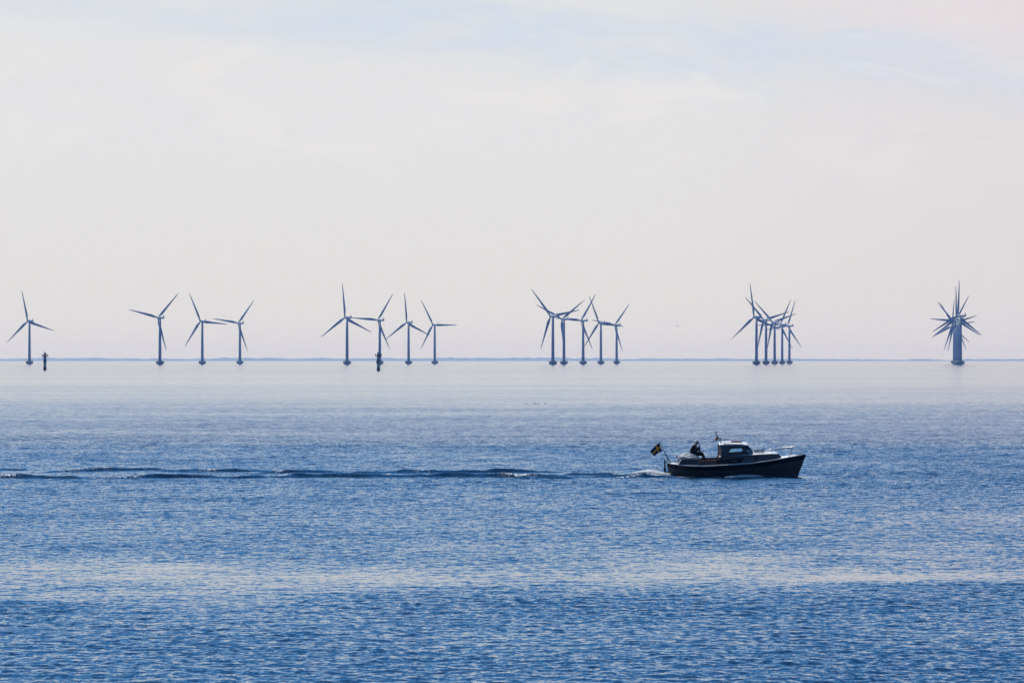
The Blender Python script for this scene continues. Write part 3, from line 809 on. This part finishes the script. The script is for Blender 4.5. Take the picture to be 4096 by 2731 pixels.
# mast with lamps and pennant
bm = bmesh.new(); tube(bm, [(2.90, -.1, 1.77), (2.60, -.1, 2.25)], [.024, .018], 8); tube(bm, [(2.80, -.1, 1.79), (2.92, -.1, 1.80)], .03, 8)
tube(bm, [(2.76, -.1, 1.99), (2.80, -.1, 1.985)], .012, 6)
mast = obj('signal_mast', bm, M['darkmetal'], boat, True)
bm = bmesh.new(); lathe(bm, [(.035, 0), (.045, .01), (.045, .035), (.03, .04)], 14, c=(2.595, -.1, 2.245)); lathe(bm, [(.046, .10), (.046, .125), (.02, .13)], 14, c=(2.595, -.1, 2.245))
ml = obj('masthead_lamp', bm, M['darkmetal'], mast)
bm = bmesh.new(); lathe(bm, [(.036, .04), (.036, .10)], 14, c=(2.595, -.1, 2.245)); obj('lens', bm, M['lamp'], ml)
bm = bmesh.new(); lathe(bm, [(.02, 0), (.032, .012), (.032, .085), (.02, .095)], 12, c=(2.83, -.1, 1.975)); obj('steaming_lamp', bm, M['darkmetal'], mast)
# pennant, two tails, a ring in the middle
bm = bmesh.new()
def pen(u, v): # u: hoist top->bottom, v: hoist->fly
    a, b_ = Vector((2.645, -.115, 2.175)), Vector((2.735, -.115, 2.02))
    c, d = Vector((2.455, -.15, 1.85)), Vector((2.63, -.09, 1.865))
    p = (a + (b_ - a) * u).lerp(c + (d - c) * u, v)
    notch = .16 * math.exp(-((u - .62) / .25) ** 2) * v
    p = p + Vector((.03, 0, 1)) * notch * .62
    p.y += .03 * math.sin(9 * v + 3 * u)
    return p
NU, NV = 12, 14
vv = [[bm.verts.new(pen(u / NU, v / NV)) for v in range(NV + 1)] for u in range(NU + 1)]
for i in range(NU):
    for j in range(NV):
        f = bm.faces.new((vv[i][j], vv[i + 1][j], vv[i + 1][j + 1], vv[i][j + 1]))
        u, v = (i + .5) / NU, (j + .5) / NV
        r = math.hypot((u - .72) * .9, (v - .28) * 1.5)
        f.material_index = 2 if .26 < r < .36 and u < .75 else (1 if r < .30 or u > .75 else 0)
bmesh.ops.solidify(bm, geom=bm.faces[:], thickness=.004)
obj('pennant', bm, [M['pennant_o'], M['pennant_p'], M['pennant_w']], mast)
bm = bmesh.new(); tube(bm, [(3.0, -.68, 1.60), (3.02, -.68, 1.90), (3.08, -.68, 2.68)], [.009, .008, .004], 6); obj('whip_antenna', bm, M['darkmetal'], boat)
# bow rail
bm = bmesh.new()
for s in (-1, 1):
    tube(bm, [(5.08, s * .68, 1.345), (5.58, s * .56, 1.408), (6.0, s * .46, 1.465), (6.4, s * .34, 1.522), (6.68, s * .22, 1.556), (6.82, s * .08, 1.567), (6.84, 0, 1.568)], .021, 8)
    tube(bm, [(5.58, s * .56, 1.408), (5.53, s * .58, 1.18)], .012, 6)
    tube(bm, [(6.66, s * .23, 1.555), (6.47, s * .34, 1.05)], .017, 6)
    tube(bm, [(5.08, s * .68, 1.345), (5.02, s * .74, 1.2)], .012, 6)
obj('bow_rail', bm, M['chrome'], boat, True)
bm = bmesh.new(); lathe(bm, [(.015, 0), (.03, .01), (.03, .03), (.015, .04)], 10, c=(6.48, -.32, 1.53)); obj('bow_glint', bm, M['deck'], boat, True)  # white bead added as the glint on the bow rail
bm = bmesh.new(); box(bm, (6.98, -.05, 1.14), (7.28, .05, 1.17)); tube(bm, [(7.2, -.06, 1.185), (7.2, .06, 1.185)], .03, 8); tube(bm, [(6.85, 0, 1.14), (7.16, 0, 1.20)], .02, 6)
obj('anchor_roller', bm, M['chrome'], boat)
# rudder and tiller
bm = bmesh.new()
loft(bm, [[(-.155, -.02, z), (-.075, -.02, z), (-.075, .02, z), (-.155, .02, z)] for z in (.48, .89)])
loft(bm, [[(-.16 - e, -.02, z), (-.06 + g, -.02, z), (-.06 + g, .02, z), (-.16 - e, .02, z)] for z, e, g in [(-.3, .06, .05), (.1, .02, .02), (.48, 0, -.01)]])
rd = obj('rudder', bm, M['trim'], boat)
bm = bmesh.new(); tube(bm, [(-.10, 0, .89), (-.05, 0, .91), (.45, 0, .88)], .018, 6); obj('tiller', bm, M['deck'], rd)
bm = bmesh.new()
for z in (.22, .55): tube(bm, [(-.08, 0, z), (.09, 0, z)], .016, 6)
obj('rudder_hinge', bm, M['darkmetal'], rd)
# flag staff and flag
bm = bmesh.new(); tube(bm, [(.20, 0, .66), (-.41, 0, 1.83)], [.024, .014], 8)
tube(bm, [(-.02, 0, 1.06), (-.01, 0, 1.04), (.18, .14, .68)], .014, 6); tube(bm, [(-.01, 0, 1.04), (.18, -.14, .68)], .014, 6); tube(bm, [(0, 0, 1.03), (.02, 0, .72)], .014, 6)
lathe(bm, [(.015, 0), (.026, .015), (.015, .035)], 10, c=(-.413, 0, 1.825))
fs = obj('flagstaff', bm, M['darkmetal'], boat, True)
bm = bmesh.new()
A, B_, Cc, Dd = Vector((-.415, 0, 1.785)), Vector((-.262, 0, 1.33)), Vector((-.918, -.10, 1.318)), Vector((-.690, .06, 1.035))
def fl(u, v):
    p = (A + (B_ - A) * u).lerp(Cc + (Dd - Cc) * u, v)
    bow = math.sin(math.pi * v)
    p += Vector((0, 0, 1)) * (.045 * bow * (1 - u) + .05 * bow * u)
    p.x += .03 * math.sin(math.pi * u) * v
    p.y += .07 * math.sin(5.5 * v + 1.5 * u) * v
    return p
us = [0, .1, .2, .3, .4, .45, .5, .55, .6, .7, .8, .9, 1.0]
us = [0, .1, .2, .3, .4, .5, .6, .7, .8, .9, 1.0]
vs = [0, .1, .2, .3125, .38, .4375, .5, .6, .7, .8, .9, 1.0]
vv = [[bm.verts.new(fl(u, v)) for v in vs] for u in us]
for i in range(len(us) - 1):
    for j in range(len(vs) - 1):
        f = bm.faces.new((vv[i][j], vv[i + 1][j], vv[i + 1][j + 1], vv[i][j + 1]))
        f.material_index = 1 if (.4 <= us[i] + 1e-6 < .6 or .3125 <= vs[j] + 1e-6 < .4375) else 0
bmesh.ops.solidify(bm, geom=bm.faces[:], thickness=.004)
obj('flag', bm, [M['flag_b'], M['flag_y']], fs, True)

# things lying on the boat
fen = empty('rolled_fender', BM @ Vector((4.60, -.35, 1.335))); fen.rotation_euler = (ROLL, 0, 0)
tag(fen, 'two pale rolled fenders lying on the foredeck in front of the windscreen', 'fender')
for k, (z, y, x1) in enumerate([(0.0, 0, .40), (.095, .05, .44)]):
    bm = bmesh.new()
    tube(bm, [(-.03, y, z), (0, y, z), (.06, y, z), (x1 - .06, y, z + .01), (x1, y, z + .01)], [.02, .045, .055, .055, .03], 12)
    f = obj('fender_roll', bm, M['fender'], fen, True)
    bm = bmesh.new(); tube(bm, [(x1, y, z + .01), (x1 + .05, y, z + .005), (x1 + .10, y, z)], [.035, .045, .015], 8); obj('end_cap', bm, M['trim'], f, True)

# ================================================================= PERSON
def skin(name, chain_pts, chain_edges, root, m, parent, sub=2):
    bm = bmesh.new(); lay = bm.verts.layers.skin.verify()
    vs_ = []
    for i, (x, y, z, r) in enumerate(chain_pts):
        v = bm.verts.new((x, y, z)); rr = r if isinstance(r, tuple) else (r, r)
        v[lay].radius = rr; v[lay].use_root = (i == root); vs_.append(v)
    for a, b_ in chain_edges: bm.edges.new((vs_[a], vs_[b_]))
    me = bpy.data.meshes.new(name); bm.to_mesh(me); bm.free(); me.materials.append(m)
    o = bpy.data.objects.new(name, me); C.objects.link(o); o.parent = parent
    s = o.modifiers.new('skin', 'SKIN'); s.use_smooth_shade = True
    d = o.modifiers.new('sub', 'SUBSURF'); d.levels = d.render_levels = sub
    return o
man = empty('person', BM @ Vector((1.40, -.05, 1.15))); man.rotation_euler = (ROLL, 0, 0)
tag(man, 'person in dark jacket sitting on the aft cabin, hand raised to the face', 'person')
# local coordinates: X forward (right), Y to the far side, Z up from the seat
def chain(lst):
    """lst of (key, parent key or None, x, y, z, r)"""
    idx = {}; P = []; E = []
    for k, p, x, y, z, r in lst:
        idx[k] = len(P); P.append((x, y, z, r))
        if p: E.append((idx[p], idx[k]))
    return P, E
def fingers(base, hand, dirv, spread, curl, pre):
    """five fingers from the palm"""
    out = []; h = Vector(hand); d = Vector(dirv).normalized(); sp = Vector(spread).normalized(); cu = Vector(curl).normalized()
    for i, L_ in enumerate((.065, .078, .072, .058)):
        o_ = sp * (i - 1.5) * .019
        k1 = h + o_ * .9 + d * .03; k2 = k1 + d * L_ * .55 + cu * .012; k3 = k2 + d * L_ * .35 + cu * .03
        out += [(f'{pre}k{i}', base, *k1, .010), (f'{pre}m{i}', f'{pre}k{i}', *k2, .009), (f'{pre}t{i}', f'{pre}m{i}', *k3, .0075)]
    t1 = h - sp * .036 - d * .012; t2 = t1 - sp * .02 + d * .03 + cu * .01
    out += [(f'{pre}th1', base, *t1, .012), (f'{pre}th2', f'{pre}th1', *t2, .010)]
    return out
body = [('pel', None, .0, 0, .07, .11), ('wai', 'pel', -.01, 0, .22, .11), ('che', 'wai', .05, 0, .40, .12), ('nek', 'che', .12, 0, .52, .06), ('hd0', 'nek', .165, 0, .585, .065), ('hd1', 'hd0', .19, 0, .665, .088), ('hd2', 'hd1', .18, 0, .725, .07),
        ('nose', 'hd1', .285, 0, .655, .017), ('chin', 'hd0', .24, 0, .60, .035),
        ('shN', 'che', .07, -.18, .45, .06), ('elN', 'shN', .30, -.24, .26, .045), ('wrN', 'elN', .305, -.12, .49, .032), ('haN', 'wrN', .295, -.10, .55, .034),
        ('shF', 'che', .07, .18, .45, .06), ('elF', 'shF', .28, .26, .22, .045), ('wrF', 'elF', .43, .16, .16, .032), ('haF', 'wrF', .475, .14, .125, .033),
        ('hiN', 'pel', .08, -.11, .06, .085), ('knN', 'hiN', .50, -.16, .02, .062), ('anN', 'knN', .60, -.15, -.47, .042), ('toN', 'anN', .76, -.15, -.52, .035),
        ('hiF', 'pel', .08, .11, .06, .085), ('knF', 'hiF', .50, .18, .04, .062), ('anF', 'knF', .62, .18, -.47, .042), ('toF', 'anF', .78, .18, -.52, .035)]
body += fingers('haN', (.295, -.10, .55), (-.15, .25, 1), (.6, 1, -.1), (-1, .5, 0), 'n')
body += fingers('haF', (.475, .14, .125), (.6, -.1, -.6), (0, 1, 0), (-.2, 0, -1), 'f')
P, E = chain(body); skin('body', P, E, 0, M['skin'], man, 2)
jk = [('pel', None, -.01, 0, .03, (.18, .22)), ('wai', 'pel', .00, 0, .20, (.205, .23)), ('che', 'wai', .03, 0, .38, (.195, .23)), ('col', 'che', .10, 0, .50, (.11, .12)),
      ('shN', 'che', .06, -.19, .44, .105), ('elN', 'shN', .30, -.24, .26, .075), ('cuN', 'elN', .305, -.13, .47, .052),
      ('shF', 'che', .06, .19, .44, .085), ('elF', 'shF', .28, .26, .22, .062), ('cuF', 'elF', .41, .17, .165, .045)]
P, E = chain(jk); skin('jacket', P, E, 0, M['jacket'], man, 2)
tr = [('pel', None, .0, 0, .04, .14), ('hiN', 'pel', .10, -.11, .06, .10), ('knN', 'hiN', .50, -.16, .02, .095), ('anN', 'knN', .60, -.15, -.44, .075),
      ('hiF', 'pel', .10, .11, .06, .12), ('knF', 'hiF', .50, .18, .04, .095), ('anF', 'knF', .62, .18, -.44, .075)]
P, E = chain(tr); skin('trousers', P, E, 0, M['trousers'], man, 2)
for s in (-.15, .18):
    bm = bmesh.new()
    loft(bm, [[(x, s + w * math.cos(a), z + h_ * math.sin(a)) for a in [2 * math.pi * i / 12 for i in range(12)]] for x, w, z, h_ in [(.53, .03, -.51, .03), (.56, .045, -.50, .05), (.66, .05, -.50, .055), (.76, .05, -.525, .035), (.82, .03, -.53, .02)]])
    obj('shoe', bm, M['black'], man, True)
# hair: a cap shell round the back and top of the head
bm = bmesh.new()
bmesh.ops.create_uvsphere(bm, u_segments=20, v_segments=14, radius=1.0)
for v in bm.verts:
    c = v.co.copy(); n_ = 1 + .05 * math.sin(9 * c.x + 5 * c.z) * math.sin(8 * c.y)
    v.co = Vector((.175 + .105 * c.x * n_, .088 * c.y * n_, .672 + .108 * c.z * n_))
dl = [v for v in bm.verts if (v.co.x - .175) * .75 > (v.co.z - .672) * .85 + .012]
bmesh.ops.delete(bm, geom=dl, context='VERTS')
bmesh.ops.solidify(bm, geom=bm.faces[:], thickness=.01)
obj('hair', bm, M['hair'], man, True)
for s in (-1, 1):
    bm = bmesh.new(); bmesh.ops.create_uvsphere(bm, u_segments=10, v_segments=8, radius=.011, matrix=Matrix.Translation((.268, s * .033, .682))); obj('eye', bm, M['black'], man, True)
    bm = bmesh.new(); bmesh.ops.create_uvsphere(bm, u_segments=10, v_segments=8, radius=1, matrix=Matrix.Translation((.18, s * .088, .655)) @ Matrix.Diagonal((.022, .010, .034, 1))); obj('ear', bm, M['skin'], man, True)
bm = bmesh.new(); tube(bm, [(.268, -.025, .615), (.277, 0, .613), (.268, .025, .615)], .007, 6); obj('mouth', bm, M['bred'], man, True)

# ================================================================= FOAM
def foam_obj(lst):
    bm = bmesh.new()
    X = np.array([[p[0] for p in lst]]); Y = np.array([[p[1] for p in lst]])
    H = sea_field(X, Y, np.maximum(0.12, 0.00075 * np.hypot(X, Y)))[0][0]
    ico = bmesh.new(); bmesh.ops.create_icosphere(ico, subdivisions=2, radius=1.0)
    iv = np.array([v.co[:] for v in ico.verts]); ifc = np.array([[v.index for v in f.verts] for f in ico.faces]); ico.free()
    V = []; Fc = []
    for k, (x, y, dz, r) in enumerate(lst):
        a = random.random() * 6.28; c_, s_ = math.cos(a), math.sin(a)
        v = iv * np.array([r * (1 + random.random() * .9), r, r * (.7 + random.random() * .6)])
        v = np.stack([v[:, 0] * c_ - v[:, 1] * s_, v[:, 0] * s_ + v[:, 1] * c_, v[:, 2]], 1)
        V.append(v + np.array([x, y, H[k] + dz])); Fc.append(ifc + k * len(iv))
    me = bpy.data.meshes.new('foam'); me.from_pydata(np.vstack(V).tolist(), [], np.vstack(Fc).tolist())
    me.polygons.foreach_set('use_smooth', np.ones(len(me.polygons), dtype=bool)); me.materials.append(M['foam'])
    bm.free(); o = bpy.data.objects.new('foam', me); C.objects.link(o); tag(o, kind='stuff'); return o
pts = []
def foam_pt(x, y, dz, r): pts.append((x, y, dz, r))
for i in range(2200):      # churned crest behind the stern
    u = random.random(); x = BOAT_X - 1.85 + 2.05 * u ** .8; y = BOAT_D + random.gauss(.05, .24) - .1 * u
    foam_pt(x, y, random.random() ** 1.5 * .09 * (.4 + u), .007 + .016 * random.random() * (1 - abs(u - .6)))
for i in range(260):       # line of foam along its foot
    u = random.random(); x = BOAT_X - 1.6 + 2.6 * u; y = BOAT_D - .75 - .45 * u + random.gauss(0, .07)
    foam_pt(x, y, .004, .006 + .010 * random.random())
for i in range(150):
    u = random.random(); x = BOAT_X - 2.9 + 1.3 * u; y = BOAT_D - .2 + random.gauss(0, .3)
    foam_pt(x, y, .006, .006 + .010 * random.random())
for i in range(60):
    x = BOAT_X - 4.4 + 1.7 * random.random(); y = BOAT_D - .3 + random.gauss(0, .4); foam_pt(x, y, .004, .005 + .008 * random.random())
for i in range(1300):       # bow wave along the side
    u = random.random(); x = BOAT_X + 3.0 + 2.1 * u; s = (x - BOAT_X) / 7.34
    b = hb(s) * .82
    y = BOAT_D - b - .2 - abs(random.gauss(0, .2)); e = math.sin(math.pi * min(1, u * .95 + .05)) ** .7
    foam_pt(x, y, random.random() * .06 * e, (.009 + .014 * random.random()) * (.3 + .7 * e))
for i in range(90):
    u = random.random(); x = BOAT_X + .3 + 2.6 * u; y = BOAT_D - hb((x - BOAT_X) / 7.34) * .9 - .05 - abs(random.gauss(0, .06)); foam_pt(x, y, .005, .008 + .012 * random.random())
for i in range(25):        # spray
    x = BOAT_X - 1.3 + 1.2 * random.random(); y = BOAT_D + random.gauss(.1, .15); foam_pt(x, y, .05 + .12 * random.random() ** 2, .007 + .008 * random.random())
for (p0, p1, r0, r1, A, w, fo) in WAKE:
    if not fo: continue
    a = at(p0, dist_of_row(r0)); b = at(p1, dist_of_row(r1)); n = int(abs(fo[1] - fo[0]) * 2.2)
    for i in range(n):
        q = fo[0] + (fo[1] - fo[0]) * random.random(); x = at(q, dist_of_row(r0)).x; t = (x - a.x) / (b.x - a.x)
        y = a.y + (b.y - a.y) * t + .5 * math.sin(t * 5 + p0) - .1 + random.gauss(0, .35)
        if math.sin(q * .11) + math.sin(q * .047 + 1) > -.5: foam_pt(x, y, .0, .006 + .012 * random.random() ** 2)
foam_obj(pts)

# ================================================================= HAZE
bm = bmesh.new(); box(bm, (-62000, -62000, -6), (62000, 62000, 135))
me_h = bpy.data.materials.new('haze_air'); me_h.use_nodes = True
nt = me_h.node_tree; nt.nodes.clear(); o_ = nt.nodes.new('ShaderNodeOutputMaterial')
pv = nt.nodes.new('ShaderNodeVolumePrincipled')
pv.inputs['Color'].default_value = (0.29, 0.50, 1.0, 1)
pv.inputs['Absorption Color'].default_value = (1, 1, 1, 1)
pv.inputs['Density'].default_value = 0.000032
pv.inputs['Anisotropy'].default_value = 0.2
nt.links.new(pv.outputs[0], o_.inputs['Volume'])
hz = obj('haze', bm, me_h); tag(hz, kind='stuff')

# ================================================================= LIGHT AND SKY
SUN_EL, SUN_AZ = R(54), R(-40)      # azimuth from +Y, clockwise; negative = to the left
sd = bpy.data.lights.new('sun', 'SUN'); sd.energy = 5.0; sd.angle = R(0.53); sd.color = (1.0, 0.95, 0.88)
sun = bpy.data.objects.new('sun', sd); C.objects.link(sun)
to_sun = Vector((math.sin(SUN_AZ) * math.cos(SUN_EL), math.cos(SUN_AZ) * math.cos(SUN_EL), math.sin(SUN_EL)))
sun.rotation_euler = to_sun.to_track_quat('Z', 'Y').to_euler(); sun.location = (0, 0, 50)

w = bpy.data.worlds.new('World'); S.world = w; w.use_nodes = True
nt = w.node_tree; N = nt.nodes; L = nt.links; N.clear()
out = N.new('ShaderNodeOutputWorld'); bg = N.new('ShaderNodeBackground'); L.new(bg.outputs[0], out.inputs[0])
sky = N.new('ShaderNodeTexSky'); sky.sky_type = 'NISHITA'; sky.sun_disc = False
sky.sun_elevation = SUN_EL; sky.sun_rotation = SUN_AZ % (2 * math.pi)
sky.air_density = 1.0; sky.dust_density = 1.0; sky.ozone_density = 2.5
tc = N.new('ShaderNodeTexCoord'); sp = N.new('ShaderNodeSeparateXYZ'); L.new(tc.outputs['Generated'], sp.inputs[0])
def mr(v, a, b, c=0.0, d=1.0, smooth_=True):
    n = N.new('ShaderNodeMapRange'); n.interpolation_type = 'SMOOTHSTEP' if smooth_ else 'LINEAR'
    L.new(v, n.inputs['Value']); n.inputs['From Min'].default_value = a; n.inputs['From Max'].default_value = b
    n.inputs['To Min'].default_value = c; n.inputs['To Max'].default_value = d; return n.outputs[0]
def mth(op, a, b):
    n = N.new('ShaderNodeMath'); n.operation = op
    for k, v in enumerate((a, b)):
        if isinstance(v, (int, float)): n.inputs[k].default_value = v
        else: L.new(v, n.inputs[k])
    return n.outputs[0]
def mixc(f, a, b):
    n = N.new('ShaderNodeMix'); n.data_type = 'RGBA'
    if isinstance(f, (int, float)): n.inputs['Factor'].default_value = f
    else: L.new(f, n.inputs['Factor'])
    for k, v in (('A', a), ('B', b)):
        if isinstance(v, tuple): n.inputs[k].default_value = (*v, 1)
        else: L.new(v, n.inputs[k])
    return n.outputs['Result']
X, Y, Z = sp.outputs
# clear air: the Nishita sky
BG = 0.1                                   # background strength; haze colours below are given as seen, divided by it
def hc(r, g, b): return (r / BG, g / BG, b / BG)
# layer of sea haze and thin cloud over the lowest degrees of sky, thickest towards the sun's side
warm = hc(0.77, 0.75, 0.725); cool = hc(0.77, 0.773, 0.78); pink = hc(0.73, 0.69, 0.70)
col = mixc(mr(Z, 0.0, 0.045), warm, cool)
col = mixc(mth('MULTIPLY', mr(X, 0.0, 0.10), 0.6), col, pink)
# thin cloud sheets with bluish gaps in the upper part
mp = N.new('ShaderNodeMapping'); mp.inputs['Scale'].default_value = (9, 2, 34); mp.inputs['Rotation'].default_value = (0, R(8), 0)
mp.inputs['Location'].default_value = (3.1, 0, 1.7)
L.new(tc.outputs['Generated'], mp.inputs['Vector'])
n1 = N.new('ShaderNodeTexNoise'); n1.inputs['Scale'].default_value = 1.6; n1.inputs['Detail'].default_value = 6; n1.inputs['Roughness'].default_value = .52; n1.inputs['Distortion'].default_value = .4
L.new(mp.outputs[0], n1.inputs['Vector'])
mp2 = N.new('ShaderNodeMapping'); mp2.inputs['Scale'].default_value = (26, 4, 70); mp2.inputs['Rotation'].default_value = (0, R(14), 0); L.new(tc.outputs['Generated'], mp2.inputs['Vector'])
n2 = N.new('ShaderNodeTexNoise'); n2.inputs['Scale'].default_value = 1.5; n2.inputs['Detail'].default_value = 7; n2.inputs['Roughness'].default_value = .6; n2.inputs['Distortion'].default_value = .7
L.new(mp2.outputs[0], n2.inputs['Vector'])
zc = mth('SUBTRACT', mth('SUBTRACT', 0.0575, mth('MULTIPLY', X, 0.10)), Z)          # a bluish gap slanting down to the right
zc = mth('ADD', zc, mth('MULTIPLY', mth('SUBTRACT', n1.outputs['Fac'], .5), .022))
gap = mr(mth('ABSOLUTE', zc, 0), .0095, .001)
gap = mth('MULTIPLY', gap, mr(X, -.10, -.03, .75, 1.0))
col = mixc(mth('MULTIPLY', mth('MULTIPLY', mr(X, .03, .085), mr(Z, .045, .062)), .65), col, hc(0.81, 0.735, 0.76))
gap = mth('MULTIPLY', gap, mr(n2.outputs['Fac'], .36, .58, .45, 1.0))
gap = mth('MULTIPLY', gap, mr(X, .03, .09, 1.0, .72))
col = mixc(mth('MULTIPLY', gap, .8), col, hc(0.62, 0.70, 0.83))
white = mth('MULTIPLY', mr(n1.outputs['Fac'], .50, .36), mr(Z, .02, .05))
col = mixc(mth('MULTIPLY', white, .5), col, hc(0.80, 0.795, 0.79))
wisp = mth('MULTIPLY', mr(n2.outputs['Fac'], .48, .66), mth('MULTIPLY', mr(Z, .026, .042), mr(Z, .066, .05)))
col = mixc(mth('MULTIPLY', wisp, .62), col, hc(0.83, 0.815, 0.80))
blue = mixc(mr(Z, .06, .5), hc(0.42, 0.55, 0.78), hc(0.12, 0.22, 0.46))
lay = mr(Z, .05, .20, 1.0, 0.0)
side = mr(Y, -.3, .6, .35, 1.0)
tint = N.new('ShaderNodeMix'); tint.data_type = 'RGBA'; tint.blend_type = 'MULTIPLY'; tint.inputs['Factor'].default_value = 1.0
L.new(sky.outputs[0], tint.inputs['A']); tint.inputs['B'].default_value = (0.30, 0.75, 1.16, 1)
skyb = mixc(mth('MULTIPLY', lay, side), tint.outputs['Result'], col)
L.new(skyb, bg.inputs['Color']); bg.inputs['Strength'].default_value = BG

# ================================================================= RENDER
S.view_settings.view_transform = 'Standard'; S.view_settings.look = 'None'
S.view_settings.exposure = 0.0; S.view_settings.gamma = 1.0; S.view_settings.use_curve_mapping = False
S.render.engine = 'CYCLES'
cy = S.cycles
cy.max_bounces = 6; cy.diffuse_bounces = 2; cy.glossy_bounces = 3; cy.transmission_bounces = 4; cy.volume_bounces = 0; cy.transparent_max_bounces = 24
cy.caustics_reflective = False; cy.caustics_refractive = False
cy.use_denoising = True; cy.denoiser = 'OPENIMAGEDENOISE'; cy.denoising_input_passes = 'RGB_ALBEDO_NORMAL'
cy.use_light_tree = False
cy.use_adaptive_sampling = False
cy.sample_clamp_indirect = 4.0
